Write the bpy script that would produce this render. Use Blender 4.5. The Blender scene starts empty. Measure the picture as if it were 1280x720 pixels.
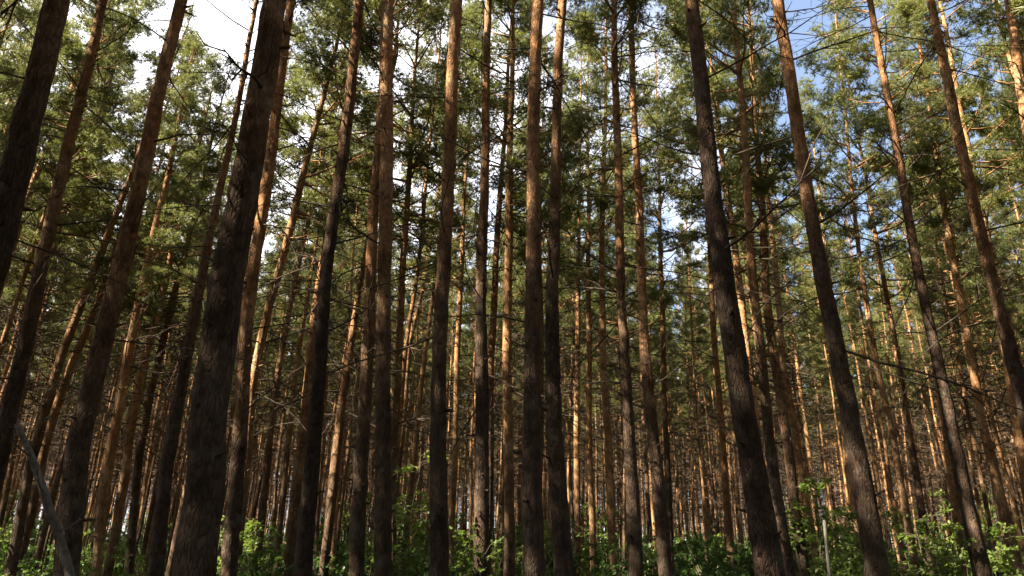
import bpy, math, random
import numpy as np
from mathutils import Vector, Matrix, Quaternion

R = math.radians
scene = bpy.context.scene
C = scene.collection

# ------------------------------------------------------------------ camera
F, CX, CY = 900.0, 640.0, 360.0
CAM = np.array([0.0, 0.0, 1.6])
PITCH, ROLL = R(20.56), R(1.0)
fwd = np.array([0, math.cos(PITCH), math.sin(PITCH)])
r0 = np.array([1.0, 0, 0]); u0 = np.array([0, -math.sin(PITCH), math.cos(PITCH)])
cr = math.cos(ROLL) * r0 + math.sin(ROLL) * u0
cu = math.cos(ROLL) * u0 - math.sin(ROLL) * r0
cd = bpy.data.cameras.new('camera')
cam = bpy.data.objects.new('camera', cd); C.objects.link(cam)
M = Matrix(((cr[0], cu[0], -fwd[0], CAM[0]), (cr[1], cu[1], -fwd[1], CAM[1]), (cr[2], cu[2], -fwd[2], CAM[2]), (0, 0, 0, 1)))
cam.matrix_world = M
cd.sensor_width = 36.0; cd.lens = 36.0 * F / 1280.0
cd.clip_start = 0.05; cd.clip_end = 2000
scene.camera = cam

# ------------------------------------------------------------------ sky and sun
SUN_AZ, SUN_EL = R(-114), R(47)              # azimuth from +Y, negative = to the left
SUNV = Vector((math.sin(SUN_AZ) * math.cos(SUN_EL), math.cos(SUN_AZ) * math.cos(SUN_EL), math.sin(SUN_EL)))
world = bpy.data.worlds.new('World'); scene.world = world; world.use_nodes = True
nt = world.node_tree; nt.nodes.clear()
wo = nt.nodes.new('ShaderNodeOutputWorld'); bg = nt.nodes.new('ShaderNodeBackground')
sky = nt.nodes.new('ShaderNodeTexSky'); sky.sky_type = 'NISHITA'; sky.sun_disc = False
sky.sun_elevation = SUN_EL; sky.sun_rotation = SUN_AZ; sky.air_density = 1.0; sky.dust_density = 0.6; sky.ozone_density = 1.5
tc = nt.nodes.new('ShaderNodeTexCoord')
nz = nt.nodes.new('ShaderNodeTexNoise'); nz.inputs['Scale'].default_value = 2.6; nz.inputs['Detail'].default_value = 6
dotn = nt.nodes.new('ShaderNodeVectorMath'); dotn.operation = 'DOT_PRODUCT'
dotn.inputs[1].default_value = (-0.9, 0.1, 0.1)
ad = nt.nodes.new('ShaderNodeMath'); ad.operation = 'MULTIPLY_ADD'; ad.inputs[1].default_value = 0.5
rp = nt.nodes.new('ShaderNodeValToRGB'); rp.color_ramp.elements[0].color = (.07, .07, .07, 1); rp.color_ramp.elements[0].position = 0.46; rp.color_ramp.elements[1].position = 0.66
mxw = nt.nodes.new('ShaderNodeMix'); mxw.data_type = 'RGBA'
mxw.inputs['B'].default_value = (7.6, 7.6, 8.0, 1)         # sunlit cloud
nt.links.new(tc.outputs['Generated'], nz.inputs['Vector']); nt.links.new(tc.outputs['Generated'], dotn.inputs[0])
nt.links.new(dotn.outputs['Value'], ad.inputs[0]); nt.links.new(nz.outputs['Fac'], ad.inputs[2])
nt.links.new(ad.outputs[0], rp.inputs['Fac']); nt.links.new(rp.outputs['Color'], mxw.inputs['Factor'])
nt.links.new(sky.outputs[0], mxw.inputs['A']); nt.links.new(mxw.outputs['Result'], bg.inputs['Color'])
bg.inputs['Strength'].default_value = 0.05
nt.links.new(bg.outputs[0], wo.inputs[0])

sl = bpy.data.lights.new('sun', 'SUN'); sl.energy = 5.0; sl.angle = R(0.5); sl.color = (1.0, 0.86, 0.66)
sun = bpy.data.objects.new('sun', sl); C.objects.link(sun)
sun.rotation_euler = (-SUNV).to_track_quat('-Z', 'Y').to_euler()

vs = scene.view_settings
scene.display_settings.display_device = 'sRGB'
vs.view_transform = 'Standard'; vs.look = 'None'; vs.gamma = 1.0; vs.use_curve_mapping = False
vs.exposure = 2.72
cy = scene.cycles
cy.max_bounces = 5; cy.diffuse_bounces = 3; cy.glossy_bounces = 1; cy.transmission_bounces = 3; cy.transparent_max_bounces = 4
cy.caustics_reflective = False; cy.caustics_refractive = False
cy.sample_clamp_indirect = 4.0

# ------------------------------------------------------------------ helpers
def pix(x, y, Y):
    """point on the upright plane at distance Y seen at photo pixel (x, y); also its depth"""
    d = ((x - CX) / F) * cr - ((y - CY) / F) * cu + fwd
    t = Y / d[1]
    return CAM + t * d, t

def proj(P):
    v = np.asarray(P, float) - CAM
    z = v @ fwd
    if z < 0.1: return (-9999, -9999, z)
    return (CX + F * (v @ cr) / z, CY - F * (v @ cu) / z, z)

class MB:
    """collects tubes and loose faces into one mesh"""
    def __init__(s): s.v = []; s.f = []; s.m = []; s.n = 0; s.sm = []
    def add(s, verts, faces, mat=0, smooth=True):
        verts = np.asarray(verts, float).reshape(-1, 3)
        s.v.append(verts)
        for f in faces: s.f.append([i + s.n for i in f])
        s.m += [mat] * len(faces); s.sm += [smooth] * len(faces)
        s.n += len(verts)
    def tube(s, pts, rad, sides=5, mat=0, rough=0.0, rng=None, cap=False):
        pts = np.asarray(pts, float); k = len(pts); verts = []
        tan = np.gradient(pts, axis=0)
        tan /= np.linalg.norm(tan, axis=1)[:, None] + 1e-9
        ref = np.array([1.0, 0, 0]) if abs(tan[0][0]) < 0.8 else np.array([0, 1.0, 0])
        a = np.arange(sides) * 2 * math.pi / sides
        for i in range(k):
            u = ref - tan[i] * (ref @ tan[i]); u /= np.linalg.norm(u); w = np.cross(tan[i], u); ref = u
            rr = np.full(sides, rad[i])
            if rough and rng is not None: rr = rr * (1 + rough * rng.uniform(-1, 1, sides))
            verts.append(pts[i] + (np.cos(a) * rr)[:, None] * u + (np.sin(a) * rr)[:, None] * w)
        faces = []
        for i in range(k - 1):
            for j in range(sides):
                j2 = (j + 1) % sides
                faces.append((i * sides + j, i * sides + j2, (i + 1) * sides + j2, (i + 1) * sides + j))
        if cap:
            faces.append(tuple(range(sides))[::-1]); faces.append(tuple((k - 1) * sides + j for j in range(sides)))
        s.add(np.concatenate(verts), faces, mat)
    def tris(s, arr, mat=0):
        """arr: (n,3,3) loose triangles"""
        n = len(arr)
        s.v.append(arr.reshape(-1, 3))
        base = s.n
        s.f += [[base + 3 * i, base + 3 * i + 1, base + 3 * i + 2] for i in range(n)]
        s.m += [mat] * n; s.sm += [False] * n; s.n += 3 * n
    def mesh(s, name, mats):
        me = bpy.data.meshes.new(name)
        v = np.concatenate(s.v)
        lens = np.array([len(f) for f in s.f], np.int32)
        flat = np.array([i for f in s.f for i in f], np.int32)
        me.vertices.add(len(v)); me.vertices.foreach_set('co', v.astype(np.float32).ravel())
        me.loops.add(len(flat)); me.loops.foreach_set('vertex_index', flat)
        me.polygons.add(len(lens))
        me.polygons.foreach_set('loop_start', np.concatenate([[0], np.cumsum(lens)[:-1]]).astype(np.int32))
        for m in mats: me.materials.append(m)
        me.polygons.foreach_set('material_index', np.array(s.m, np.int32))
        me.polygons.foreach_set('use_smooth', np.array(s.sm, bool))
        me.update(calc_edges=True); me.validate()
        return me

def link(name, me, parent=None, loc=None):
    o = bpy.data.objects.new(name, me); C.objects.link(o)
    if parent is not None: o.parent = parent
    if loc is not None: o.location = loc
    return o

def thing(name, label, cat, loc, group=None):
    o = bpy.data.objects.new(name, None); C.objects.link(o); o.location = loc; o.empty_display_size = 0.3
    o['label'] = label; o['category'] = cat
    if group: o['group'] = group
    return o

# ------------------------------------------------------------------ materials
def new_mat(name):
    m = bpy.data.materials.new(name); m.use_nodes = True
    t = m.node_tree; t.nodes.clear()
    out = t.nodes.new('ShaderNodeOutputMaterial')
    return m, t, out
def N(t, kind, **kw):
    n = t.nodes.new(kind)
    for k, v in kw.items():
        if k in n.inputs: n.inputs[k].default_value = v
        else: setattr(n, k, v)
    return n
def ramp(t, stops):
    n = t.nodes.new('ShaderNodeValToRGB'); e = n.color_ramp.elements
    while len(e) < len(stops): e.new(0.5)
    for i, (p, c) in enumerate(stops): e[i].position = p; e[i].color = (*c, 1)
    return n
def mixc(t, fac, a, b, mode='MIX'):
    n = t.nodes.new('ShaderNodeMix'); n.data_type = 'RGBA'; n.blend_type = mode
    for key, v in (('Factor', fac), ('A', a), ('B', b)):
        if isinstance(v, (int, float)): n.inputs[key].default_value = v
        elif isinstance(v, tuple): n.inputs[key].default_value = (*v, 1)
        else: t.links.new(v, n.inputs[key])
    return n.outputs['Result']
def math_(t, op, a, b=None, c=None):
    n = t.nodes.new('ShaderNodeMath'); n.operation = op
    for i, v in enumerate((a, b, c)):
        if v is None: continue
        if isinstance(v, (int, float)): n.inputs[i].default_value = v
        else: t.links.new(v, n.inputs[i])
    return n.outputs[0]

def bark_material(name, z0, z1, warm=1.0):
    m, t, out = new_mat(name); L = t.links
    co = N(t, 'ShaderNodeTexCoord'); sep = N(t, 'ShaderNodeSeparateXYZ'); L.new(co.outputs['Object'], sep.inputs[0])
    info = N(t, 'ShaderNodeObjectInfo')
    # offset the pattern per object so that copies do not repeat
    off = N(t, 'ShaderNodeVectorMath', operation='SCALE'); off.inputs[0].default_value = (37.0, 19.0, 11.0); L.new(info.outputs['Random'], off.inputs['Scale'])
    addv = N(t, 'ShaderNodeVectorMath', operation='ADD'); L.new(co.outputs['Object'], addv.inputs[0]); L.new(off.outputs[0], addv.inputs[1])
    mp = N(t, 'ShaderNodeMapping'); mp.inputs['Scale'].default_value = (1, 1, 0.30); L.new(addv.outputs[0], mp.inputs[0])
    wob = N(t, 'ShaderNodeTexNoise', Scale=9.0, Detail=3.0); L.new(mp.outputs[0], wob.inputs['Vector'])
    wv = N(t, 'ShaderNodeVectorMath', operation='MULTIPLY_ADD'); wv.inputs[1].default_value = (.07, .07, .07)
    L.new(wob.outputs['Color'], wv.inputs[0]); L.new(mp.outputs[0], wv.inputs[2])
    vor = N(t, 'ShaderNodeTexVoronoi', feature='DISTANCE_TO_EDGE', Scale=33.0); L.new(wv.outputs[0], vor.inputs['Vector'])
    vcol = N(t, 'ShaderNodeTexVoronoi', feature='F1', Scale=33.0); L.new(wv.outputs[0], vcol.inputs['Vector'])
    crack = N(t, 'ShaderNodeMapRange'); crack.inputs['From Max'].default_value = 0.16; L.new(vor.outputs['Distance'], crack.inputs['Value'])
    big = N(t, 'ShaderNodeTexNoise', Scale=1.6, Detail=5.0); L.new(addv.outputs[0], big.inputs['Vector'])
    fine = N(t, 'ShaderNodeTexNoise', Scale=60.0, Detail=4.0); L.new(mp.outputs[0], fine.inputs['Vector'])
    low = ramp(t, [(0.25, (.070, .046, .034)), (0.55, (.110, .075, .054)), (0.8, (.155, .118, .09))]); L.new(big.outputs['Fac'], low.inputs['Fac'])
    hi = ramp(t, [(0.25, (.27 * warm, .128, .055)), (0.5, (.38 * warm, .20, .095)), (0.75, (.45, .31, .185))]); L.new(big.outputs['Fac'], hi.inputs['Fac'])
    zz = math_(t, 'MULTIPLY_ADD', big.outputs['Fac'], 4.0, sep.outputs['Z'])
    zz = math_(t, 'MULTIPLY_ADD', info.outputs['Random'], 4.0, zz)
    zz = math_(t, 'SUBTRACT', zz, 1.2)
    hf = N(t, 'ShaderNodeMapRange', interpolation_type='SMOOTHSTEP'); hf.inputs['From Min'].default_value = z0 + 3; hf.inputs['From Max'].default_value = z1 + 3
    L.new(zz, hf.inputs['Value'])
    col = mixc(t, hf.outputs[0], low.outputs['Color'], hi.outputs['Color'])
    sepc = N(t, 'ShaderNodeSeparateColor'); L.new(vcol.outputs['Color'], sepc.inputs[0])
    pl = N(t, 'ShaderNodeMapRange'); pl.inputs['To Min'].default_value = 0.72; pl.inputs['To Max'].default_value = 1.22; L.new(sepc.outputs[0], pl.inputs['Value'])
    col = mixc(t, 1.0, col, pl.outputs[0], 'MULTIPLY')
    ck = N(t, 'ShaderNodeMapRange'); ck.inputs['To Min'].default_value = 0.42; L.new(crack.outputs[0], ck.inputs['Value'])
    col = mixc(t, 0.55, col, ck.outputs[0], 'MULTIPLY')
    fr = N(t, 'ShaderNodeMapRange'); fr.inputs['To Min'].default_value = 0.6; fr.inputs['To Max'].default_value = 1.4; L.new(fine.outputs['Fac'], fr.inputs['Value'])
    col = mixc(t, 0.8, col, fr.outputs[0], 'MULTIPLY')
    blot = N(t, 'ShaderNodeTexNoise', Scale=7.0, Detail=3.0, Roughness=.6); L.new(addv.outputs[0], blot.inputs['Vector'])
    bl = N(t, 'ShaderNodeMapRange'); bl.inputs['From Min'].default_value = .3; bl.inputs['From Max'].default_value = .7; bl.inputs['To Min'].default_value = .55; bl.inputs['To Max'].default_value = 1.35; L.new(blot.outputs['Fac'], bl.inputs['Value'])
    col = mixc(t, 0.85, col, bl.outputs[0], 'MULTIPLY')
    kn = N(t, 'ShaderNodeTexVoronoi', feature='F1', Scale=4.2); L.new(addv.outputs[0], kn.inputs['Vector'])          # branch scars
    kr = N(t, 'ShaderNodeMapRange'); kr.inputs['From Min'].default_value = .07; kr.inputs['From Max'].default_value = .14; kr.inputs['To Min'].default_value = .3; L.new(kn.outputs['Distance'], kr.inputs['Value'])
    col = mixc(t, 0.9, col, kr.outputs[0], 'MULTIPLY')
    # grey-green lichen film on the lower bark
    lich = N(t, 'ShaderNodeTexNoise', Scale=6.0, Detail=6.0); L.new(addv.outputs[0], lich.inputs['Vector'])
    lf = N(t, 'ShaderNodeMapRange'); lf.inputs['From Min'].default_value = .56; lf.inputs['From Max'].default_value = .72; lf.inputs['To Max'].default_value = .55; L.new(lich.outputs['Fac'], lf.inputs['Value'])
    inv = math_(t, 'SUBTRACT', 1.0, hf.outputs[0]); lfac = math_(t, 'MULTIPLY', lf.outputs[0], inv)
    col = mixc(t, lfac, col, (.15, .15, .115))
    rb = N(t, 'ShaderNodeMapRange'); rb.inputs['To Min'].default_value = 0.72; rb.inputs['To Max'].default_value = 1.22; L.new(info.outputs['Random'], rb.inputs['Value'])
    col = mixc(t, 1.0, col, rb.outputs[0], 'MULTIPLY')
    h = math_(t, 'MULTIPLY_ADD', fine.outputs['Fac'], 0.9, math_(t, 'MULTIPLY', crack.outputs[0], .55))
    bmp = N(t, 'ShaderNodeBump', Strength=0.95, Distance=0.014); L.new(h, bmp.inputs['Height'])
    p = N(t, 'ShaderNodeBsdfPrincipled', Roughness=0.9); p.inputs['Specular IOR Level'].default_value = 0.15
    L.new(col, p.inputs['Base Color']); L.new(bmp.outputs[0], p.inputs['Normal']); L.new(p.outputs[0], out.inputs[0])
    return m

def leaf_material(name, cols, trans=0.3, tcol=(.16, .2, .03), rough=0.5):
    m, t, out = new_mat(name); L = t.links
    geo = N(t, 'ShaderNodeNewGeometry'); info = N(t, 'ShaderNodeObjectInfo'); co = N(t, 'ShaderNodeTexCoord')
    nz = N(t, 'ShaderNodeTexNoise', Scale=1.3, Detail=2.0); L.new(co.outputs['Object'], nz.inputs['Vector'])
    s = math_(t, 'MULTIPLY_ADD', geo.outputs['Random Per Island'], 0.45, math_(t, 'MULTIPLY', nz.outputs['Fac'], 0.6))
    s = math_(t, 'ADD', s, math_(t, 'MULTIPLY_ADD', info.outputs['Random'], 0.3, -0.15))
    rp = ramp(t, [(0.2, cols[0]), (0.5, cols[1]), (0.8, cols[2])]); L.new(s, rp.inputs['Fac'])
    p = N(t, 'ShaderNodeBsdfPrincipled', Roughness=rough); p.inputs['Specular IOR Level'].default_value = 0.3
    L.new(rp.outputs['Color'], p.inputs['Base Color'])
    tr = N(t, 'ShaderNodeBsdfTranslucent'); tr.inputs['Color'].default_value = (*tcol, 1)
    mx = N(t, 'ShaderNodeMixShader'); mx.inputs[0].default_value = trans
    L.new(p.outputs[0], mx.inputs[1]); L.new(tr.outputs[0], mx.inputs[2]); L.new(mx.outputs[0], out.inputs[0])
    return m

def plain_material(name, a, b, scale=8.0, bump=0.4, dist=0.01, rough=0.9):
    m, t, out = new_mat(name); L = t.links
    co = N(t, 'ShaderNodeTexCoord'); nz = N(t, 'ShaderNodeTexNoise', Scale=scale, Detail=6.0, Roughness=0.65); L.new(co.outputs['Object'], nz.inputs['Vector'])
    rp = ramp(t, [(0.3, a), (0.7, b)]); L.new(nz.outputs['Fac'], rp.inputs['Fac'])
    bm = N(t, 'ShaderNodeBump', Strength=bump, Distance=dist); L.new(nz.outputs['Fac'], bm.inputs['Height'])
    p = N(t, 'ShaderNodeBsdfPrincipled', Roughness=rough); p.inputs['Specular IOR Level'].default_value = 0.15
    L.new(rp.outputs['Color'], p.inputs['Base Color']); L.new(bm.outputs[0], p.inputs['Normal']); L.new(p.outputs[0], out.inputs[0])
    return m

M_BARK = bark_material('pine_bark', 3.0, 8.0)
M_BARK_FAR = bark_material('orange_pine_bark', 0.5, 6.5, .95)  # orange starts lower than on near bark, a sunlit tone put into the colour
M_LIMB = plain_material('pine_limb', (.16, .085, .04), (.30, .16, .075), 5.0)
M_DEAD = plain_material('dead_wood', (.035, .027, .021), (.085, .066, .05), 6.0)
M_TWIG = plain_material('sunlit_dead_wood', (.05, .036, .026), (.12, .086, .06), 6.0)  # dead wood of the farther pines, its sunlit brown put into the colour
M_SNAG = plain_material('weathered_wood', (.10, .088, .075), (.24, .21, .18), 14.0, 0.9, 0.03)
M_NEEDLE = leaf_material('pine_needles', [(.055, .08, .028), (.112, .13, .038), (.175, .18, .055)], 0.33, (.22, .25, .06))
M_LEAF = leaf_material('shrub_leaves', [(.022, .05, .013), (.04, .088, .02), (.075, .125, .03)], 0.34, (.12, .22, .03), 0.45)
M_LEAF2 = leaf_material('bright_leaves', [(.05, .085, .018), (.09, .14, .03), (.14, .19, .045)], 0.4, (.22, .33, .04), 0.5)  # yellow-green leaf kind; its lighter colour also stands in for sun on shrubs
M_STEM = plain_material('shrub_stem', (.07, .06, .04), (.15, .125, .085), 10.0)
M_PALE = plain_material('pale_stem', (.22, .20, .17), (.40, .37, .32), 10.0)
M_GRASS = leaf_material('grass_blades', [(.03, .065, .014), (.055, .10, .02), (.10, .13, .04)], 0.3, (.12, .22, .03), 0.5)
M_SOIL = plain_material('forest_floor', (.035, .028, .016), (.09, .065, .035), 3.0, 0.8, 0.05)

# ------------------------------------------------------------------ the ground
def ground_z(x, y):
    return 0.10 * np.sin(x * 0.31 + 1.0) * np.sin(y * 0.27) + 0.05 * np.sin(x * 0.9 + y * 0.7)
def ground():
    ax = np.unique(np.concatenate([np.linspace(-40, 40, 81), np.linspace(-700, 700, 29)]))
    gx, gy = np.meshgrid(ax, ax); n = len(ax)
    v = np.stack([gx, gy, ground_z(gx, gy)], -1).reshape(-1, 3)
    f = [(i * n + j, i * n + j + 1, (i + 1) * n + j + 1, (i + 1) * n + j) for i in range(n - 1) for j in range(n - 1)]
    mb = MB(); mb.add(v, f)
    o = link('ground', mb.mesh('ground', [M_SOIL])); o['kind'] = 'structure'
ground()
def gz(x, y): return float(ground_z(np.float64(x), np.float64(y)))

# ------------------------------------------------------------------ pine parts
def unit(v): return v / (np.linalg.norm(v) + 1e-9)
def tuft_tris(pos, axis, rng, n=9, ln=0.125, wd=0.0165):
    """a shoot of needles: narrow blades fanning forward from each position; pos, axis (k,3)"""
    k = len(pos)
    P = np.repeat(pos, n, 0); A = np.repeat(axis, n, 0)
    d = rng.normal(0, 1, (k * n, 3)); d -= (d * A).sum(1)[:, None] * A
    d /= np.linalg.norm(d, axis=1)[:, None] + 1e-9
    D = A * rng.uniform(.15, .9, (k * n, 1)) + d * rng.uniform(.5, 1.0, (k * n, 1)); D /= np.linalg.norm(D, axis=1)[:, None]
    S = np.cross(D, rng.normal(0, 1, (k * n, 3))); S /= np.linalg.norm(S, axis=1)[:, None] + 1e-9
    l = ln * rng.uniform(.65, 1.25, (k * n, 1)); w = wd * rng.uniform(.7, 1.3, (k * n, 1))
    base = P + rng.normal(0, .012, (k * n, 3))
    a = base - S * w * .5 ; b = base + S * w * .5; c = base + D * l
    return np.stack([a, b, c], 1)

def crown_mesh(seed, H, Rc, dens=1.0, lopsided=0.25):
    """a Scots-pine crown of height H about the z axis, its base at the origin: limbs, twigs, needle shoots"""
    rng = np.random.default_rng(seed); mb = MB(); TP = []; TA = []
    z = 0.0; side = rng.uniform(0, 6.28)
    while z < H - 0.15:
        t = z / H
        prof = min(1.0, 0.55 + 2.2 * t) * (1 - t) ** 0.62 + 0.10
        for b in range(rng.integers(1, 4)):
            az = rng.uniform(0, 6.28)
            Lb = Rc * prof * rng.uniform(.55, 1.2) * (1 + lopsided * math.cos(az - side))
            el = R(-4 + 48 * t + rng.uniform(-12, 14))
            d = np.array([math.cos(az) * math.cos(el), math.sin(az) * math.cos(el), math.sin(el)])
            p = np.array([0, 0, z + rng.uniform(-.12, .12)]); pts = [p]; k = 6
            for i in range(k):
                d = unit(d + np.array([0, 0, 0.10]) + rng.normal(0, .10, 3)); p = p + d * Lb / k; pts.append(p)
            pts = np.array(pts); rb = 0.010 + 0.014 * Lb * (1 - .4 * t)
            mb.tube(pts, np.linspace(rb, .004, k + 1), 4)
            npad = max(2, int(Lb / .30 + rng.uniform(0, 1)))
            for j in range(npad):
                sfr = .38 + .62 * (j + rng.uniform(.1, 1)) / npad
                if rng.uniform() > .9: continue
                q = min(sfr, .999) * k; i0 = min(int(q), k - 1); base = pts[i0] + (pts[i0 + 1] - pts[i0]) * (q - i0); bd = unit(pts[i0 + 1] - pts[i0])
                sd = unit(np.cross(bd, [0, 0, 1])) * (1 if j % 2 else -1)
                sdir = unit(bd * rng.uniform(.4, .9) + sd * rng.uniform(.3, 1.0) + np.array([0, 0, rng.uniform(-.05, .5)]))
                Ls = (0.16 + 0.30 * Lb * (1.15 - sfr)) * rng.uniform(.6, 1.15)
                tip = base + sdir * Ls + np.array([0, 0, .08 * Ls])
                mb.tube([base, base + sdir * Ls * .5, tip], [.007, .006, .003], 3)
                pr = rng.uniform(.12, .25); nt_ = int(rng.uniform(14, 25) * dens * (pr / .18) ** 1.6)
                off = rng.normal(0, 1, (nt_, 3)) * np.array([pr, pr, pr * .45]) * .62
                TP.append(tip + off); TA.append(unit(sdir)[None] * .5 + off / pr * .7 + rng.normal(0, .3, (nt_, 3)) + [0, 0, .35])
                for _ in range(3):
                    e = tip + off[rng.integers(nt_)]; mb.tube([base + (tip - base) * rng.uniform(.3, .9), e], [.004, .002], 3)
            nt_ = 5
            TP.append(pts[-1] + rng.normal(0, .07, (nt_, 3))); TA.append(np.repeat(d[None], nt_, 0) + rng.normal(0, .3, (nt_, 3)))
        z += rng.uniform(.26, .5)
    TP.append(np.array([[0, 0, H]]) + rng.normal(0, .08, (12, 3))); TA.append(np.repeat([[0, 0, 1.0]], 12, 0) + rng.normal(0, .3, (12, 3)))
    TP = np.concatenate(TP); TA = np.concatenate(TA); TA /= np.linalg.norm(TA, axis=1)[:, None]
    mb.tris(tuft_tris(TP, TA, rng), 1)
    return mb.mesh('crown', [M_LIMB, M_NEEDLE])

def dead_branch(mb, rng, p, az, Lb, el, mat=0, r=0.014, twigs=True):
    d = np.array([math.cos(az) * math.cos(el), math.sin(az) * math.cos(el), math.sin(el)])
    p = np.array(p, float); pts = [p]; k = 6; bend = rng.uniform(-.16, .10); side = rng.normal(0, .07, 3)
    for i in range(k):
        d = unit(d + np.array([0, 0, bend * (1 if i < 3 else -.9)]) + side + rng.normal(0, .09, 3)); p = p + d * Lb / k; pts.append(p)
    pts = np.array(pts); mb.tube(pts, np.linspace(r, r * .3, k + 1), 4, mat)
    if twigs:
        for j in range(rng.integers(3, 9)):
            i = rng.integers(2, k + 1); td = unit(unit(pts[i] - pts[i - 1]) + rng.normal(0, .6, 3)); Lt = Lb * rng.uniform(.15, .42)
            q = pts[i] - (pts[i] - pts[i - 1]) * rng.uniform(0, 1)
            m_ = q + td * Lt * .5 + rng.normal(0, .03, 3)
            mb.tube([q, m_, q + td * Lt + np.array([0, 0, rng.uniform(-.05, .12)]) * Lt * 2], [r * .45, r * .35, r * .2], 3, mat)

def trunk_tube(mb, pts, rads, sides, seed, step=0.16):
    """a resampled trunk with a knobbly surface and a flared foot"""
    rng = np.random.default_rng(seed)
    pts = np.asarray(pts, float); s = np.concatenate([[0], np.cumsum(np.linalg.norm(np.diff(pts, axis=0), axis=1))])
    n = max(10, int(s[-1] / step)); q = np.linspace(0, s[-1], n)
    P = np.stack([np.interp(q, s, pts[:, i]) for i in range(3)], 1); rr = np.interp(q, s, rads)
    for _ in range(max(1, int(0.7 / step))):                      # soften kinks
        P[1:-1] = .25 * P[:-2] + .5 * P[1:-1] + .25 * P[2:]
    kx = rng.normal(0, .0035, (n, 2)); kx[q < .6] *= .2; P[:, :2] += np.stack([np.convolve(kx[:, j], [.5, 1, .5], 'same') for j in (0, 1)], 1) * min(1, step / .12) * np.clip(rr / .1, .3, 1)[:, None]
    P[:, 0] += 0.014 * np.sin(q * 1.3 + rng.uniform(0, 6)) * (q > .5); P[:, 1] += 0.014 * np.sin(q * 1.1 + rng.uniform(0, 6)) * (q > .5)
    rr = rr * (1 + .35 * np.exp(-q / .22))
    a = np.arange(sides) * 2 * math.pi / sides
    ph = rng.uniform(0, 6.28, 5)
    V = []
    for i in range(n):
        lump = 1 + .035 * np.sin(2 * a + ph[0] + q[i] * .5) + .025 * np.sin(3 * a + ph[1] - q[i] * .8) + .02 * np.sin(5 * a + ph[2] + q[i] * 2.1) + .02 * math.sin(q[i] * 2.7 + ph[3]) + rng.uniform(-.045, .045, sides)
        V.append(np.stack([P[i, 0] + np.cos(a) * rr[i] * lump, P[i, 1] + np.sin(a) * rr[i] * lump, np.full(sides, P[i, 2])], 1))
    faces = [(i * sides + j, i * sides + (j + 1) % sides, (i + 1) * sides + (j + 1) % sides, (i + 1) * sides + j) for i in range(n - 1) for j in range(sides)]
    mb.add(np.concatenate(V), faces, 0)
    return P, rr

CROWN_H = 10.6
crowns = [crown_mesh(100 + i, CROWN_H, 1.55 + .12 * (i % 4), 0.95 + .1 * (i % 3)) for i in range(8)]
dead_meshes = []
for i in range(14):
    rng = np.random.default_rng(900 + i); mb = MB()
    dead_branch(mb, rng, (0, 0, 0), 0.0, rng.uniform(.8, 2.4), R(rng.uniform(-14, 26)), r=rng.uniform(.011, .018))
    dead_meshes.append(mb.mesh('dead_branch', [M_DEAD]))
GROUP = 'pines standing in the forest'

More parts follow.
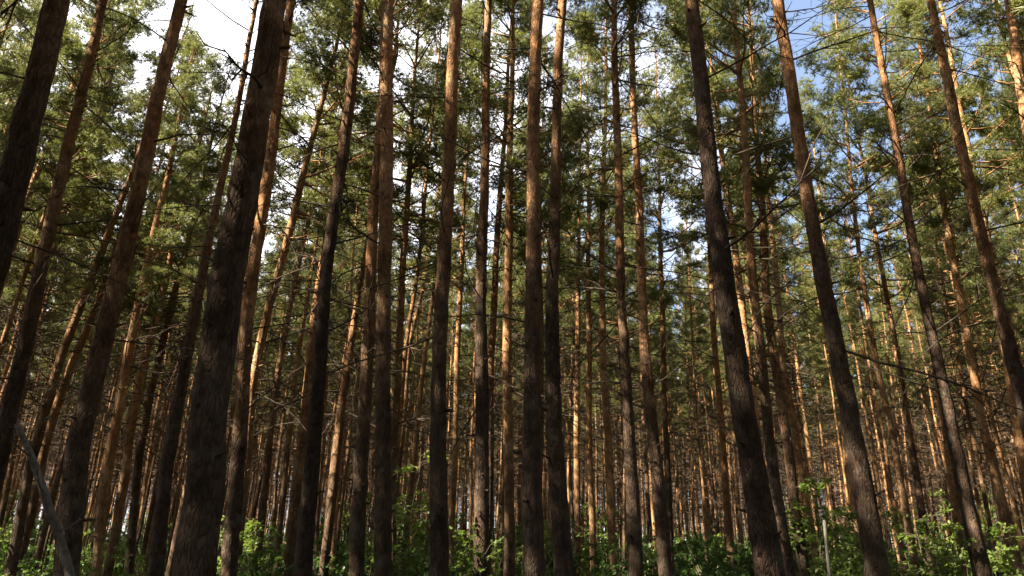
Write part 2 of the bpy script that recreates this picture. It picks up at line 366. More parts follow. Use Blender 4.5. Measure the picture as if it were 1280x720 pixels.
def hand_pine(label, pix_pts, Y, seed, total=20.0, n_dead=9, sides=20):
    """a pine whose trunk follows photo points (x, y, width in px) on the upright plane at distance Y"""
    rng = np.random.default_rng(seed)
    W = []; Rr = []
    for x, y, w in pix_pts:
        P, t = pix(x, y, Y); W.append(P); Rr.append(.5 * w * (.77 if y < 360 else .77 + .10 * (y - 360) / 360) / F * t)
    W = np.array(W)[::-1]; Rr = np.array(Rr)[::-1]                     # bottom first
    order = np.argsort(W[:, 2]); W = W[order]; Rr = Rr[order]
    # to the ground
    d = (W[1] - W[0]) / (W[1, 2] - W[0, 2]); g = 0.0
    x0 = W[0] - d * 0.7 * (W[0, 2] - g); x0[2] = g
    x0[2] = gz(x0[0], x0[1]) - .05
    rb = max(Rr[0], Rr[0] + (Rr[0] - Rr[-1]) / (W[-1, 2] - W[0, 2]) * (W[0, 2]) * .5)
    if W[0, 2] > .5: W = np.vstack([x0, W]); Rr = np.concatenate([[min(rb, Rr[0] * 1.2)], Rr])
    # on up to the foot of the crown, straightening, then straight to the top
    zc = total - CROWN_H * total / 20.0 * (.8 if Y < 12.6 else 1.0)
    keep = W[:, 2] < zc
    if not keep.all():
        i = np.argmax(~keep); f = (zc - W[i - 1, 2]) / (W[i, 2] - W[i - 1, 2])
        Pc = W[i - 1] + f * (W[i] - W[i - 1]); rc = Rr[i - 1] + f * (Rr[i] - Rr[i - 1])
        tail = W[i] - W[i - 1]
        W = np.vstack([W[:i], Pc]); Rr = np.concatenate([Rr[:i], [rc]])
    else:
        tail = W[-1] - W[-2]; tail = tail / tail[2]; tail[:2] *= .6
        Pc = W[-1] + tail * (zc - W[-1, 2]); rc = max(.3 * Rr[0], Rr[-1] - (Rr[0] - Rr[-1]) / max(W[-1, 2] - W[0, 2], 1) * (zc - W[-1, 2]) * .7)
        W = np.vstack([W, Pc]); Rr = np.concatenate([Rr, [rc]])
    ax = unit(tail); ax = unit(ax + np.array([0, 0, .35])); Hc = total - zc
    ax = ax + np.array([0, 0, 0])
    Wt = np.vstack([W, Pc + ax * Hc * .55, Pc + ax * Hc * .98]); Rt = np.concatenate([Rr, [rc * .55, .012]])
    base = np.array([x0[0], x0[1], x0[2]])
    root = thing('pine_tree', label, 'pine tree', base, GROUP)
    mb = MB(); P, rr = trunk_tube(mb, Wt - base, Rt, sides, seed, 0.12 if Y < 14 else .25)
    # knots and broken stubs
    for _ in range(int(16 if Y < 16 else 6)):
        zq = rng.uniform(1.5, zc); i = int(np.argmin(abs(P[:, 2] - zq))); az = rng.uniform(0, 6.28)
        dv = np.array([math.cos(az), math.sin(az), rng.uniform(-.1, .5)]); L = rng.uniform(.03, .14)
        mb.tube([P[i] + dv * rr[i] * .8, P[i] + dv * (rr[i] + L * .5), P[i] + dv * (rr[i] + L)], [.022, .014, .006], 5)
    link('trunk', mb.mesh('trunk', [M_BARK if Y < 13.2 else M_BARK_FAR]), root)
    c = link('crown', crowns[seed % 8], root)
    q = Vector((0, 0, 1)).rotation_difference(Vector(ax)) @ Quaternion((0, 0, 1), rng.uniform(0, 6.28))
    c.rotation_mode = 'QUATERNION'; c.rotation_quaternion = q; c.location = Pc - base
    sc_ = Hc / CROWN_H; c.scale = (sc_ * rng.uniform(.9, 1.1),) * 2 + (sc_,)
    n_dead = int(n_dead * (2.2 if Y < 9.5 else 3.4))
    for k in range(n_dead):
        zq = 3.6 + (zc + .8 - 3.6) * ((k + rng.uniform(.1, .9)) / n_dead) ** .75; i = int(np.argmin(abs(P[:, 2] - zq)))
        o = link('dead_branch', dead_meshes[int(rng.integers(14))], root)
        az = rng.uniform(0, 6.28)
        o.location = P[i] + np.array([math.cos(az), math.sin(az), 0]) * rr[i] * .7; o.rotation_euler = (rng.uniform(-.4, .4), rng.uniform(-.15, .15), az)
        sc_ = rng.uniform(.6, 1.15); o.scale = (sc_,) * 3
    return root, base

# photo points of every trunk one can follow: label, [(x, y, width)], distance, dead branches
T = [
 ('thick dark pine leaning right at the left edge, its foot outside the picture', [(69,0,36),(20,200,44),(-78,600,54)], 5.2, 5),
 ('straight reddish pine crossing the left edge low down, right of the thick dark one', [(129,0,13),(96,140,17),(46,360,21),(0,570,24)], 10.5, 10),
 ('brown leaning pine with a sunlit top rising into the bright sky gap', [(227,0,18),(190,160,23),(150,330,28),(100,560,32),(84,700,33)], 8.2, 8),
 ('stoutest dark trunk of the stand, scaly, leaning right, left of centre', [(341,0,35),(318,180,43),(285,360,50),(262,500,53),(241,720,57)], 5.3, 5),
 ('dark pine half hidden behind the right side of the stoutest trunk', [(364,0,13),(340,180,17),(311,380,20),(298,550,22),(287,720,24)], 11.0, 9),
 ('gently curved brown pine with knobbly edges, next right of the stoutest trunk', [(451,0,14),(427,200,18),(407,360,20),(392,540,23),(378,720,26)], 9.6, 10),
 ('upright dark pine with an even width, the left one of the centre trunks', [(485,0,20),(482,200,21),(481,360,22),(477,720,27)], 9.4, 7),
 ('reddish brown pine tucked close behind the upright dark pine on its left side', [(484,0,11),(473,180,15),(462,360,18),(454,540,20),(446,720,23)], 11.5, 7),
 ('pale upright pine with a broad sunlit beige patch on its upper trunk', [(571,0,18),(562,180,20),(553,360,23),(548,540,25),(546,720,28)], 9.2, 6),
 ('straight pine with rusty upper bark, right of the pale sun patched one', [(611,0,11),(606,180,14),(602,360,17),(602,540,20),(603,720,23)], 11.4, 14),
 ('slim even pine midway between the rusty pine and the close pair', [(645,0,9),(638,180,12),(634,360,13),(635,540,15),(637,720,17)], 14.0, 12),
 ('left and thicker trunk of the close pair in the middle', [(672,0,18),(667,180,20),(665,360,24),(666,540,28),(668,720,33)], 8.2, 6),
 ('right trunk of the close pair in the middle, bent slightly away at its foot', [(703,0,14),(695,180,16),(690,360,20),(694,540,24),(704,720,28)], 9.0, 8),
 ('mottled pine leaning left, first right of the close middle pair', [(768,0,9),(771,180,12),(777,360,15),(785,540,19),(796,720,22)], 11.5, 12),
 ('orange barked pine curving to the right at its foot, beside the mottled one', [(787,0,9),(795,180,11),(802,360,14),(815,540,18),(833,720,20)], 12.5, 13),
 ('heavy dark pine leaning left, the thickest trunk of the right half', [(865,0,22),(882,180,26),(906,340,31),(930,520,35),(960,720,40)], 7.0, 5),
 ('brown leaning pine with crooked dead limbs, right of the heavy dark pine', [(972,0,17),(996,160,20),(1028,340,24),(1060,520,28),(1098,720,33)], 8.4, 9),
 ('slender golden sunlit pine just behind the top of the heavy dark pine', [(887,0,8),(900,180,9),(925,360,11),(948,560,12),(966,720,13)], 17.0, 10),
 ('pale flaky pine with whorls of bare twigs, between the heavy dark and crooked limbed pines', [(926,0,11),(931,180,12),(942,360,14),(961,540,16),(986,720,18)], 13.0, 16),
 ('grey spotted pine close on the right of the pale flaky one', [(941,0,8),(948,180,10),(957,360,13),(981,540,15),(1007,720,16)], 15.0, 12),
 ('thin orange pine behind the grey spotted one', [(957,140,6),(966,300,8),(980,460,10),(1003,600,11),(1026,720,11)], 20.0, 8),
 ('dark whip thin pine rising beside the upper part of the crooked limbed pine', [(1003,0,5),(1015,130,6),(1031,290,7),(1050,470,8),(1075,700,9)], 23.0, 8),
 ('tall beige pine leaning left from the lower right edge, sunlit along its length', [(1164,0,11),(1200,180,16),(1237,340,18),(1278,500,22),(1320,660,24)], 10.0, 7),
 ('reddish pine with a dark thick foot, left of the tall beige one', [(1091,20,9),(1120,180,12),(1152,360,15),(1190,540,19),(1230,720,24)], 11.0, 10),
 ('narrow dark pine between the reddish pine and the right edge', [(1168,130,8),(1180,240,10),(1196,360,11),(1232,540,13),(1273,720,15)], 16.0, 10),
 ('short visible piece of pine trunk in the top right corner', [(1262,0,13),(1279,130,15),(1300,260,16),(1370,720,20)], 12.0, 8),
 ('brown pine crossing the right edge below the tall beige one', [(1222,240,10),(1248,380,13),(1277,560,15),(1302,720,16)], 15.0, 8),
 ('small slanted pine cut off by the top left corner', [(30,0,8),(0,48,10),(-60,200,13),(-150,500,17)], 13.5, 8),
 ('lit leaning pine seen between the thick left edge trunk and the straight reddish one', [(104,60,7),(84,150,9),(52,210,10),(30,260,11),(4,340,12),(-60,560,14)], 17.0, 10),
 ('very thin bright pine left of the brown leaning pine at mid height', [(106,235,4),(86,300,5),(64,360,6),(36,450,7),(10,600,8)], 26.0, 8),
 ('dark leaning pine low on the left, the left one of two parallel trunks', [(170,215,8),(140,290,10),(106,370,12),(74,450,13),(36,590,14),(15,700,15)], 15.5, 9),
 ('dark leaning pine low on the left, the right one of two parallel trunks', [(160,270,7),(120,380,10),(88,460,12),(56,560,13),(26,690,14)], 17.0, 8),
 ('thin dark pine slanting just left of the brown leaning pine near its foot', [(140,410,6),(106,500,8),(68,610,9),(46,700,9)], 21.0, 6),
 ('orange pine slanting strongly, lit along its left side, right of the brown leaning pine', [(258,165,7),(210,280,11),(176,370,13),(154,470,14),(132,600,15),(122,700,15)], 14.5, 11),
 ('slanting pine with alternate light and dark bands, second right of the brown leaning pine', [(245,230,7),(202,370,11),(176,470,12),(156,590,13),(138,700,13)], 16.5, 9),
 ('pale slanting pine, third right of the brown leaning pine', [(262,240,7),(216,380,10),(190,480,11),(172,590,12),(160,720,13)], 17.0, 9),
 ('dark slanting pine directly left of the stoutest trunk', [(281,210,10),(252,350,15),(226,480,18),(206,600,20),(195,720,21)], 11.5, 9),
 ('lit pine leaning far right in the gap right of the stoutest trunk', [(430,80,8),(396,180,10),(362,290,12),(336,380,13),(318,470,14),(300,640,15)], 14.0, 12),
 ('thin pine whip leaning right against the sky beside the stoutest trunk', [(402,95,4),(356,180,6),(330,245,7),(300,330,8),(262,470,9),(225,650,10)], 21.0, 8),
 ('slim reddish pine standing in the gap between the stoutest trunk and the curved brown pine', [(396,235,6),(366,360,8),(346,480,10),(331,600,11),(322,700,12)], 17.5, 9),
 ('thin dark pine in the gap just left of the curved brown pine', [(398,300,5),(376,420,7),(357,580,8),(346,710,9)], 22.0, 7),
 ('dark reddish pine touching the left side of the curved brown pine', [(424,200,9),(396,370,12),(378,540,14),(361,720,15)], 14.5, 9),
 ('pale curved sunlit pine low between the curved brown and reddish tucked pines', [(462,290,8),(447,370,10),(436,450,12),(424,530,13),(411,650,14),(404,720,14)], 15.0, 8),
 ('orange pine winding upward between the upright dark pine and the pale one', [(533,0,7),(527,100,8),(516,200,9),(507,280,10),(500,400,11),(494,540,12),(489,700,13)], 15.5, 15),
 ('thin leaning pine left of the pale sun patched pine, lower of a leaning pair', [(549,260,5),(528,360,7),(512,430,8),(500,560,9),(488,700,9)], 22.0, 7),
 ('thin pale leaning pine just left of the pale sun patched pine', [(553,290,5),(539,380,7),(526,490,8),(512,620,9),(503,720,9)], 21.0, 7),
 ('slim orange pine right behind the pale sun patched pine', [(585,180,5),(575,360,8),(569,540,9),(564,710,10)], 19.0, 9),
 ('bright orange sunlit pine peeking out on the right of the rusty pine', [(630,190,8),(619,330,10),(614,460,11),(611,600,12),(609,720,12)], 17.0, 10),
 ('thin orange pine right of the close middle pair, first of a row', [(726,230,6),(722,400,8),(721,600,9),(722,700,9)], 21.0, 9),
 ('sunlit pine right of the close middle pair, second of a row', [(742,190,6),(736,360,8),(736,500,9),(739,640,10),(741,710,10)], 20.0, 9),
 ('reddish pine right of the close middle pair, last of a row beside the mottled pine', [(757,180,7),(751,330,9),(756,480,11),(763,640,12),(768,720,12)], 17.0, 9),
 ('thin dark stemmed pine against blue sky between the orange and heavy dark pines', [(829,120,5),(826,270,7),(828,420,8),(834,580,9),(839,700,9)], 20.5, 13),
 ('slim orange pine just left of the foot of the heavy dark pine', [(886,300,7),(893,420,9),(902,540,10),(913,680,11)], 18.0, 8),
 ('thin bright pine right of the crooked limbed pine at mid height', [(1064,190,5),(1074,330,7),(1092,430,9),(1112,530,10),(1140,680,11)], 18.5, 9),
 ('dark reddish pine standing left of the reddish pine with the thick foot', [(1094,290,6),(1110,380,8),(1130,490,9),(1152,640,10),(1163,710,10)], 19.0, 8),
 ('pale spotted pine right behind the reddish pine with the thick foot', [(1136,270,6),(1162,410,9),(1183,550,10),(1206,710,11)], 17.0, 8),
]
bases = []
SHORT_ONES = {30: 15.2, 31: 15.5, 33: 13.6, 34: 14.2, 35: 14.8, 37: 17.0}       # the lower pines under the open sky at the upper left
for i, (lab, pts, Y, nd) in enumerate(T):
    r_, b_ = hand_pine(lab, pts, Y, 3000 + i, total=SHORT_ONES.get(i, 20.0 + 1.6 * math.sin(i * 2.3)), n_dead=nd, sides=22 if Y < 13 else 12)
    bases.append((b_[0], b_[1]))

# ------------------------------------------------------------------ the rest of the stand
def proto_trunk(seed, H=20.0, rb=.125):
    """one-mesh trunk with its dead branches for pines too far to show them apart"""
    rng = np.random.default_rng(seed); mb = MB()
    zs = np.linspace(0, H, 14); sx = np.cumsum(rng.normal(0, .035, 14)); sy = np.cumsum(rng.normal(0, .035, 14))
    zc = H - CROWN_H; k = zs > zc
    sx[k] = np.interp(zs[k], [zc, H], [np.interp(zc, zs, sx)] * 2); sy[k] = np.interp(zs[k], [zc, H], [np.interp(zc, zs, sy)] * 2)
    P, rr = trunk_tube(mb, np.stack([sx, sy, zs], 1), np.interp(zs, [0, zc, H - .3, H], [rb, rb * .68, .02, .01]), 10, seed, .4)
    for j in range(46):
        z = 4.0 + (zc + 1.5 - 4.0) * rng.uniform(0, 1) ** .7; i = int(np.argmin(abs(P[:, 2] - z)))
        dead_branch(mb, rng, P[i], rng.uniform(0, 6.28), rng.uniform(.5, 1.9), R(rng.uniform(-15, 25)), 1, .016)
    return mb.mesh('trunk', [M_BARK_FAR, M_TWIG]), (float(np.interp(zc, zs, sx)), float(np.interp(zc, zs, sy)), zc)
protos = [proto_trunk(500 + i, 20.0, .062 + .007 * (i % 6)) for i in range(8)]

rng = np.random.default_rng(77)
GAPS = [(262, 55, 85), (165, 185, 35), (400, 40, 55), (355, 180, 40), (860, 280, 40), (1050, 230, 45), (600, 230, 40), (525, 240, 30), (740, 120, 38), (1090, 150, 38), (835, 60, 30), (962, 150, 30), (1190, 60, 28), (870, 180, 25), (590, 60, 22)]
pts = []
def okay(x, y, dmin, lst):
    return all((x - a) ** 2 + (y - b) ** 2 > dmin * dmin for a, b in lst)
SHORT = {0: 'the thick dark left edge pine', 1: 'the straight reddish pine', 2: 'the brown leaning pine', 3: 'the stoutest dark pine', 5: 'the gently curved brown pine',
         6: 'the upright dark pine', 8: 'the pale sun patched pine', 9: 'the rusty barked pine', 10: 'the slim even pine', 11: 'the close middle pair', 13: 'the mottled pine',
         14: 'the orange curving pine', 15: 'the heavy dark pine', 16: 'the crooked limbed pine', 18: 'the pale flaky pine', 20: 'the thin orange pine', 22: 'the tall beige pine',
         23: 'the reddish thick footed pine', 24: 'the narrow dark pine', 33: 'the orange slanting pine', 35: 'the pale slanting pine', 36: 'the dark slanting pine',
         37: 'the far leaning lit pine', 39: 'the slim reddish pine', 42: 'the pale curved pine', 43: 'the winding orange pine', 50: 'the row of three thin pines', 51: 'the thin dark stemmed pine', 53: 'the thin bright pine'}
ORD = ['first', 'second', 'third', 'fourth', 'fifth', 'sixth', 'seventh', 'eighth', 'ninth', 'tenth', 'eleventh', 'twelfth', 'thirteenth', 'fourteenth', 'fifteenth', 'sixteenth', 'seventeenth', 'eighteenth']
def tell_apart(items):
    """items: (object, kind, pixel): count each kind outwards from the nearest trunk one can name"""
    rows = {}
    for o, kind, px in items:
        k = min(SHORT, key=lambda i: abs(at_eye[i] - px)); rows.setdefault((k, px < at_eye[k], kind), []).append((abs(px - at_eye[k]), o))
    for (k, left, kind), row in rows.items():
        side = 'left' if left else 'right'
        for n, (_, o) in enumerate(sorted(row, key=lambda q: q[0])):
            o['label'] = f"{kind} just {side} of {SHORT[k]}" if len(row) == 1 else f"{ORD[n]} {kind} to the {side} of {SHORT[k]}"
named = []
def px_at(pts, y=500):
    p = sorted(pts, key=lambda q: q[1]); return float(np.interp(y, [q[1] for q in p], [q[0] for q in p]))
at_eye = {i: px_at(T[i][1]) for i in SHORT}
N_IND = 242
tries = 0
while len(pts) < N_IND and tries < 60000:
    tries += 1
    d = 17 + 35.5 * math.sqrt(rng.uniform(0, 1)) if len(pts) > 72 else rng.uniform(17, 33)
    a = rng.uniform(-.72, .72); x, y = d * math.sin(a), d * math.cos(a)
    if y < 15 or not okay(x, y, 1.15, bases) or not okay(x, y, 1.35, pts): continue
    bad = False
    for z in (12.5, 15.5, 18.5):
        px, py, dz = proj((x, y, z))
        for gx, gy, gr in GAPS:
            if (px - gx) ** 2 + (py - gy) ** 2 < (gr + 1.0 * F / dz) ** 2: bad = True
    if bad and d < 42: continue
    pts.append((x, y))
pts.sort(key=lambda p: math.hypot(*p))
for i, (x, y) in enumerate(pts):
    px, py, dz = proj((x, y, 1.6 + .21 * math.hypot(x, y))); d = math.hypot(x, y)
    kind = 'slim background pine' if d < 26 else ('thinner mid-depth pine' if d < 40 else 'thread thin distant pine')
    root = thing('pine_tree', kind, 'pine tree', (x, y, gz(x, y) - .05), GROUP); named.append((root, kind, px))
    tm, top = protos[int(rng.integers(8))]
    s = rng.uniform(.86, 1.1)
    root.scale = (s * rng.uniform(.9, 1.15),) * 2 + (s,)
    root.rotation_euler = (rng.normal(0, .022), rng.normal(0, .022), rng.uniform(0, 6.28))
    link('trunk', tm, root)
    c = link('crown', crowns[int(rng.integers(8))], root, top)
    w = rng.uniform(.6, 1.0); c.scale = (w, w, 1); c.rotation_euler = (0, 0, rng.uniform(0, 6.28))

tell_apart(named)
# pines outside the frame and far behind: one mass, instanced
src = bpy.data.collections.new('pine_sources')
import bmesh
for i in range(16):
    tm, top = protos[i % 8]
    # join the two meshes by hand into one source mesh
    bm = bmesh.new(); bm.from_mesh(tm)
    me2 = crowns[i % 8].copy(); me2.transform(Matrix.Translation(top) @ (Matrix.Translation((0, 0, 2.4)) @ Matrix.Diagonal((.5, .5, .77, 1)) if i < 8 else Matrix.Diagonal((1.05, 1.05, 1, 1))))  # far crowns narrowed to let sun through, unseen ones fuller to add shade
    for p_ in me2.polygons: p_.material_index += 2
    bm.from_mesh(me2); me = bpy.data.meshes.new('far_pine'); bm.to_mesh(me); bm.free()
    for m_ in (M_BARK_FAR, M_TWIG, M_LIMB, M_NEEDLE): me.materials.append(m_)
    bpy.data.meshes.remove(me2)
    src.objects.link(bpy.data.objects.new('far_pine', me))
fp = []; fk = []
cells = {}
def far_ok(x, y, dm):
    cx_, cy_ = int(x // 2), int(y // 2)
    for i in range(cx_ - 1, cx_ + 2):
        for j in range(cy_ - 1, cy_ + 2):
            for (a, b) in cells.get((i, j), ()):
                if (x - a) ** 2 + (y - b) ** 2 < dm * dm: return False
    return True
for x, y in bases + pts: cells.setdefault((int(x // 2), int(y // 2)), []).append((x, y))
for x, y in ((-8.5, 2.4), (-11.2, 1.0), (-13.6, .2), (-16, -1.5), (-10.2, 3.4), (-6.6, 5.0), (-8.9, 4.9), (-12.2, 3.2), (-14.8, 1.9), (-4.3, 3.7), (-6.2, 2.9), (-3.2, 1.6), (-10.4, 9.3), (-12.6, 8.5)):  # unseen pines added left of the frame to keep sun off the near trunks
    fp.append((x, y)); fk.append(8); cells.setdefault((int(x // 2), int(y // 2)), []).append((x, y))
tries = 0
while tries < 11000:
    tries += 1
    if tries < 2600:
        d = 40 * math.sqrt(rng.uniform(0, 1)); a = rng.uniform(-math.pi, math.pi)
        x, y = d * math.sin(a), d * math.cos(a)
        if d < 1.8 or (abs(a) < .76 and d < 49): continue
        if y > .8 and abs(a) < .82 and d < 14: continue
    else:
        d = math.sqrt(rng.uniform(42 ** 2, 125 ** 2)); a = rng.uniform(-.95, .95)
        x, y = d * math.sin(a), d * math.cos(a)
    if tries < 2600:
        if x < 0 and y > 9 + .3 * (x + 10) and rng.uniform() > .12: continue       # unseen pines on the left thinned to let sun reach the farther stand
    if tries < 2600 and y < 9 and any((x - 6.5 + h) ** 2 + (y - 11.3 + .49 * h) ** 2 < 2.6 for h in (7.5, 10, 12.5, 15, 17.5)): continue   # unseen pines left out so that sun reaches the right-hand shrubs
    if not far_ok(x, y, 1.5 if tries < 2600 else 1.5): continue
    fp.append((x, y)); fk.append(0 if tries >= 2600 else 8); cells.setdefault((int(x // 2), int(y // 2)), []).append((x, y))
print('far pines', len(fp))
n_old = len(fp); tries = 0
while len(fp) < n_old + 170 and tries < 4000:
    tries += 1
    d = 23 + 23 * math.sqrt(rng.uniform(0, 1)); a = rng.uniform(-.75, .75); x, y = d * math.sin(a), d * math.cos(a)
    if not far_ok(x, y, 1.0): continue
    fp.append((x, y)); fk.append(0); cells.setdefault((int(x // 2), int(y // 2)), []).append((x, y))
sizes = np.where(np.arange(len(fp)) < n_old, rng.uniform(.85, 1.1, len(fp)), rng.uniform(.66, .82, len(fp)))
me = bpy.data.meshes.new('surrounding_pine_forest')
me.from_pydata([(x, y, gz(x, y) - .05) for x, y in fp], [], [])
at = me.attributes.new('rot', 'FLOAT_VECTOR', 'POINT'); at.data.foreach_set('vector', np.stack([rng.normal(0, .02, len(fp)), rng.normal(0, .02, len(fp)), rng.uniform(0, 6.28, len(fp))], 1).astype(np.float32).ravel())
at = me.attributes.new('siz', 'FLOAT', 'POINT'); at.data.foreach_set('value', sizes.astype(np.float32))
at = me.attributes.new('pick', 'INT', 'POINT'); at.data.foreach_set('value', (rng.integers(0, 8, len(fp)) + np.array(fk)).astype(np.int32))
fo = link('surrounding_pine_forest', me); fo['kind'] = 'stuff'; fo['label'] = 'dense pine forest closing the view behind nearer trunks, with unseen pines added for shade'; fo['category'] = 'forest'
def scatter(obj, coll, name):
    ng = bpy.data.node_groups.new(name, 'GeometryNodeTree')
    ng.interface.new_socket('Geometry', in_out='INPUT', socket_type='NodeSocketGeometry'); ng.interface.new_socket('Geometry', in_out='OUTPUT', socket_type='NodeSocketGeometry')
    gi = ng.nodes.new('NodeGroupInput'); go = ng.nodes.new('NodeGroupOutput'); ip = ng.nodes.new('GeometryNodeInstanceOnPoints')
    ci = ng.nodes.new('GeometryNodeCollectionInfo'); ci.inputs['Collection'].default_value = coll; ci.inputs['Separate Children'].default_value = True; ci.inputs['Reset Children'].default_value = True
    def attr(nm, ty):
        n = ng.nodes.new('GeometryNodeInputNamedAttribute'); n.data_type = ty; n.inputs['Name'].default_value = nm; return n.outputs['Attribute']
    ip.inputs['Pick Instance'].default_value = True
    ng.links.new(gi.outputs[0], ip.inputs['Points']); ng.links.new(ci.outputs[0], ip.inputs['Instance'])
    ng.links.new(attr('pick', 'INT'), ip.inputs['Instance Index']); ng.links.new(attr('rot', 'FLOAT_VECTOR'), ip.inputs['Rotation']); ng.links.new(attr('siz', 'FLOAT'), ip.inputs['Scale'])
    ng.links.new(ip.outputs[0], go.inputs[0])
    md = obj.modifiers.new('scatter', 'NODES'); md.node_group = ng
scatter(fo, src, 'forest_scatter')

# ------------------------------------------------------------------ undergrowth
def leaf_tris(P, D, rng, ln, wd):
    """folded pointed leaves: two triangles each"""
    k = len(P); S = np.cross(D, rng.normal(0, .5, (k, 3)) + [0, 0, 1]); S /= np.linalg.norm(S, axis=1)[:, None] + 1e-9
    Nn = np.cross(S, D); l = ln * rng.uniform(.6, 1.3, (k, 1)); w = wd * rng.uniform(.7, 1.25, (k, 1))
    tip = P + D * l - Nn * l * .12; m1 = P + D * l * .45 + S * w * .5 - Nn * w * .15; m2 = P + D * l * .45 - S * w * .5 - Nn * w * .15
    return np.concatenate([np.stack([P, m1, tip], 1), np.stack([P, tip, m2], 1)])

def shrub_meshes(seed, H, spread, nstem, dens):
    rng = np.random.default_rng(seed); st = MB(); lf = MB(); LP = []; LD = []
    for s in range(nstem):
        az = rng.uniform(0, 6.28); out = spread * rng.uniform(.2, 1.0); h = H * rng.uniform(.6, 1.0)
        base = np.array([math.cos(az), math.sin(az), 0]) * .12 * rng.uniform(0, 1); k = 7; pts_ = []
        for i in range(k + 1):
            u = i / k
            pts_.append(base + np.array([math.cos(az) * out * u ** 1.4, math.sin(az) * out * u ** 1.4, h * (u - .08 * u * u)]) + rng.normal(0, .025, 3) * (i > 0))
        pts_ = np.array(pts_); st.tube(pts_, np.linspace(.006 + .0045 * h, .003, k + 1), 5)
        for j in range(int(h * 9 * dens)):
            u = rng.uniform(.22, 1.0); q = u * k; i0 = min(int(q), k - 1); p = pts_[i0] + (pts_[i0 + 1] - pts_[i0]) * (q - i0)
            a2 = rng.uniform(0, 6.28); d = unit(np.array([math.cos(a2), math.sin(a2), rng.uniform(.1, .8)])); Lt = rng.uniform(.15, .5) * (1.15 - .6 * u) * min(1.3, .5 + .3 * h)
            tip = p + d * Lt - np.array([0, 0, .15 * Lt]); st.tube([p, p + d * Lt * .5, tip], [.004, .003, .0015], 3)
            nl = int(rng.integers(11, 19)); uu = rng.uniform(.2, 1.0, (nl, 1)); LP.append(p + (tip - p) * uu + rng.normal(0, .015, (nl, 3)))
            dd = d + rng.normal(0, .75, (nl, 3)); dd[:, 2] -= .2; LD.append(dd / np.linalg.norm(dd, axis=1)[:, None])
    lf.tris(leaf_tris(np.concatenate(LP), np.concatenate(LD), rng, .066, .042))
    return st.mesh('stem', [M_STEM]), lf.mesh('foliage', [M_LEAF2 if seed in (41, 42, 44, 45) else M_LEAF])
shr = [shrub_meshes(40 + i, h, sp, ns, de) for i, (h, sp, ns, de) in enumerate([(1.5, .55, 7, 1.2), (1.9, .6, 7, 1.2), (2.3, .7, 6, 1.1), (1.7, .8, 9, 1.2), (2.9, .5, 3, 1.25), (2.5, .8, 8, 1.2)])]
def shrub(label, x, y, k, s, rz, name='shrub', cat='shrub', group='leafy shrubs of the undergrowth'):
    root = thing(name, label, cat, (x, y, gz(x, y) - .03), group); root.scale = (s, s, s); root.rotation_euler = (0, 0, rz)
    link('stem', shr[k][0], root); link('foliage', shr[k][1], root)
    return root
def at_px(px, Y):
    P, _ = pix(px, 690, Y); return P[0], Y
sp_ = []; named = []
for lab, px, Y, k, s, nm, cat in [
    ('tall leafy young broadleaf tree between the upright dark and pale sun patched pines', 507, 10.75, 4, 1.22, 'young_broadleaf_tree', 'sapling'),
    ('sunlit bright green shrub right of the foot of the stoutest trunk', 279, 13.9, 2, 1.12, 'shrub', 'shrub'),
    ('broad bright sunlit shrub right of the foot of the crooked limbed pine', 1114, 12.2, 5, 1.15, 'shrub', 'shrub'),
    ('sunlit shrub left of the foot of the crooked limbed pine', 1062, 11.6, 5, .95, 'shrub', 'shrub'),
    ('sunlit green shrub hiding the foot of the reddish thick footed pine on its left', 1170, 11.7, 2, 1.15, 'shrub', 'shrub'),
    ('dark green shrub before the foot of the brown leaning pine', 120, 9.6, 1, .95, 'shrub', 'shrub'),
    ('green shrub filling the gap between the pale and rusty pines', 562, 11.5, 2, 1.0, 'shrub', 'shrub'),
    ('smaller sunlit shrub near the right edge beside the narrow dark pine', 1207, 12.3, 5, 1.05, 'shrub', 'shrub'),
    ('spreading shrub between the heavy dark pine and the orange pine', 880, 13.7, 3, 1.45, 'shrub', 'shrub')]:
    x, y = at_px(px, Y); shrub(lab, x, y, k, s, px * .37, nm, cat); sp_.append((x, y))
tries = 0
while len(sp_) < 175 and tries < 20000:
    tries += 1
    d = 11.5 + 30 * rng.uniform(0, 1) ** .8; a = rng.uniform(-.72, .72); x, y = d * math.sin(a), d * math.cos(a)
    if not okay(x, y, .9 if d < 16 else 1.2, sp_) or not okay(x, y, .35, bases): continue
    px, _, _ = proj((x, y, 1.2)); sp_.append((x, y))
    k = int(rng.choice([0, 1, 2, 3, 5], p=[.25, .25, .15, .25, .1]))
    s = rng.uniform(.6, 1.2) * (.92 + .022 * d)
    if 940 < px: s *= 1.02
    if px < 260: s *= .85
    if d < 16: s *= .9
    dist = 'leafy near shrub' if d < 12 else ('mid distance shrub' if d < 22 else 'small looking far shrub')
    named.append((shrub(dist, x, y, k, s, rng.uniform(0, 6.28)), dist, px))
tell_apart(named)

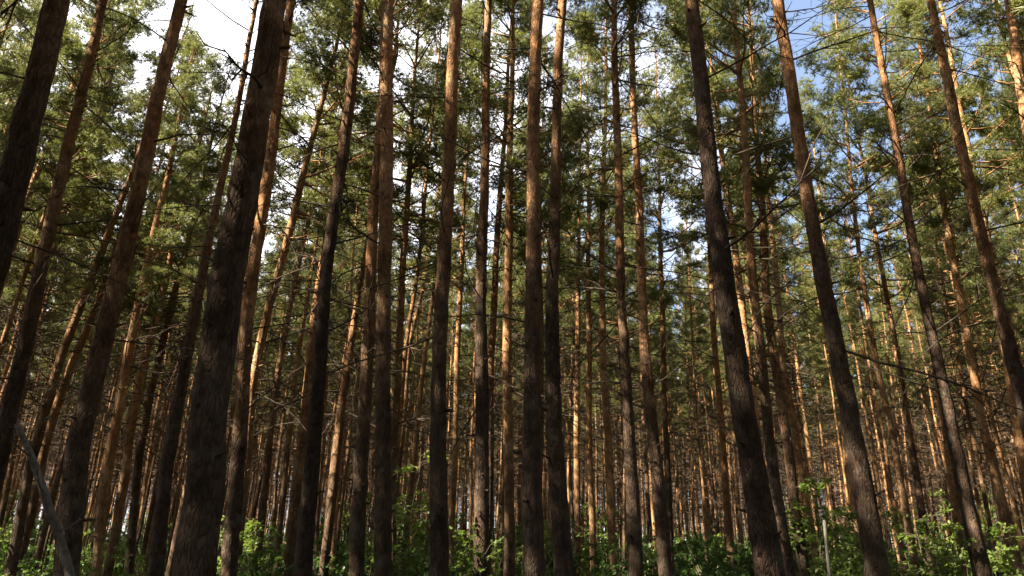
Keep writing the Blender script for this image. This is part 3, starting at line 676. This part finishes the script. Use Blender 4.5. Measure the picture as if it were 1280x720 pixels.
# far undergrowth, a single mass
us = bpy.data.collections.new('undergrowth_sources')
for i in (0, 1, 2, 3, 5):
    bm = bmesh.new(); bm.from_mesh(shr[i][0]); ml = shr[i][1].copy()
    for p_ in ml.polygons: p_.material_index = 1
    bm.from_mesh(ml); me = bpy.data.meshes.new('far_shrub'); bm.to_mesh(me); bm.free(); bpy.data.meshes.remove(ml)
    me.materials.append(M_STEM); me.materials.append(M_LEAF); us.objects.link(bpy.data.objects.new('far_shrub', me))
n_ = 2200; d_ = np.sqrt(rng.uniform(34 ** 2, 120 ** 2, n_)); a_ = rng.uniform(-.9, .9, n_); ux, uy = d_ * np.sin(a_), d_ * np.cos(a_)
me = bpy.data.meshes.new('distant_undergrowth'); me.from_pydata(np.stack([ux, uy, ground_z(ux, uy)], 1).tolist(), [], [])
at = me.attributes.new('rot', 'FLOAT_VECTOR', 'POINT'); at.data.foreach_set('vector', np.stack([0 * ux, 0 * ux, rng.uniform(0, 6.28, n_)], 1).astype(np.float32).ravel())
at = me.attributes.new('siz', 'FLOAT', 'POINT'); at.data.foreach_set('value', rng.uniform(1.15, 1.9, n_).astype(np.float32))
at = me.attributes.new('pick', 'INT', 'POINT'); at.data.foreach_set('value', rng.integers(0, 5, n_).astype(np.int32))
uo = link('distant_undergrowth', me); uo['kind'] = 'stuff'; uo['label'] = 'far green undergrowth closing the gaps at the foot of the back trunks'; uo['category'] = 'undergrowth'
scatter(uo, us, 'undergrowth_scatter')

# low ground cover, nobody could count it
def cover():
    rng = np.random.default_rng(9); mb = MB(); n = 26000
    d = 2.0 + 45 * rng.uniform(0, 1, n) ** 1.1; a = rng.uniform(-.85, .85, n); x = d * np.sin(a); y = d * np.cos(a)
    P = np.stack([x, y, ground_z(x, y)], 1); h = rng.uniform(.25, .75, (n, 1)) * (1 + .5 * np.sin(x * .8) * np.sin(y * .9))[:, None]
    D = rng.normal(0, .35, (n, 3)); D[:, 2] = 1; D /= np.linalg.norm(D, axis=1)[:, None]
    S = np.cross(D, rng.normal(0, 1, (n, 3))); S /= np.linalg.norm(S, axis=1)[:, None]
    w = .022
    mid = P + D * h * .6; lean = rng.normal(0, .25, (n, 3)); lean[:, 2] = 0; tip = P + D * h + lean * h
    mb.tris(np.concatenate([np.stack([P - S * w * .5, P + S * w * .5, mid], 1), np.stack([mid - S * w * .35, mid + S * w * .35, tip], 1)]))
    k = 22000; i = rng.integers(0, n, k); Q = P[i] + rng.normal(0, .15, (k, 3)); Q[:, 2] = P[i][:, 2] + rng.uniform(.1, .6, k)
    dd = rng.normal(0, 1, (k, 3)); dd[:, 2] *= .4; dd /= np.linalg.norm(dd, axis=1)[:, None]
    mb.tris(leaf_tris(Q, dd, rng, .10, .06), 1)
    o = link('undergrowth', mb.mesh('undergrowth', [M_GRASS, M_LEAF])); o['kind'] = 'stuff'; o['label'] = 'low grass and leafy ground cover beneath the pines'; o['category'] = 'undergrowth'
cover()

# dead snag leaning at the lower left
def snag():
    Y = 7.0; q = [pix(x, y, Y) for x, y in ((20, 530), (38, 570), (57, 617), (73, 665), (86, 720))]
    P = np.array([p for p, t in q]); rad = np.array([3, 4.2, 5, 5.5, 6]) / F * np.array([t for p, t in q])
    end = P[-1] + (P[-1] - P[-2]) * 2.2; end[2] = gz(end[0], end[1]) - .05; end[0] = P[-1][0] + .18
    P = np.vstack([P, end])[::-1]; rad = np.concatenate([rad, [rad[-1] * 1.2]])[::-1]
    base = P[0].copy(); root = thing('dead_snag', 'grey barkless broken trunk leaning left below the brown leaning pine', 'dead tree', base)
    rng = np.random.default_rng(5); s = np.linspace(0, 1, 26); u = np.linspace(0, 1, len(P))
    PP = np.stack([np.interp(s, u, P[:, i]) for i in range(3)], 1) - base; PP[:, 1] += .02 * np.sin(s * 9)
    mb = MB(); mb.tube(PP, np.interp(s, u, rad), 12, 0, .07, rng, True); link('trunk', mb.mesh('trunk', [M_SNAG]), root)
    for j in range(3):
        mb = MB(); dead_branch(mb, rng, (0, 0, 0), 0, rng.uniform(.25, .6), R(20), r=.012); o = link('dead_branch', mb.mesh('dead_branch', [M_SNAG]), root); o.location = PP[10 + 5 * j]; o.rotation_euler = (0, 0, rng.uniform(0, 6.28))
snag()

# bare pale pole of a dead young tree in front of the sunlit shrubs
def pole():
    Y = 9.0; a, _ = pix(1030, 650, Y); b, _ = pix(1032, 720, Y); g = gz(b[0], Y)
    base = np.array([b[0], Y, g - .05]); root = thing('dead_sapling', 'thin pale bare stem standing left of the crooked limbed pine', 'sapling', base)
    mb = MB(); s = np.linspace(0, 1, 12)[:, None]; PP = (a - base) * s; mb.tube(PP, np.linspace(.028, .018, 12), 8, 0, .06, np.random.default_rng(2), True)
    link('stem', mb.mesh('stem', [M_PALE]), root)
pole()
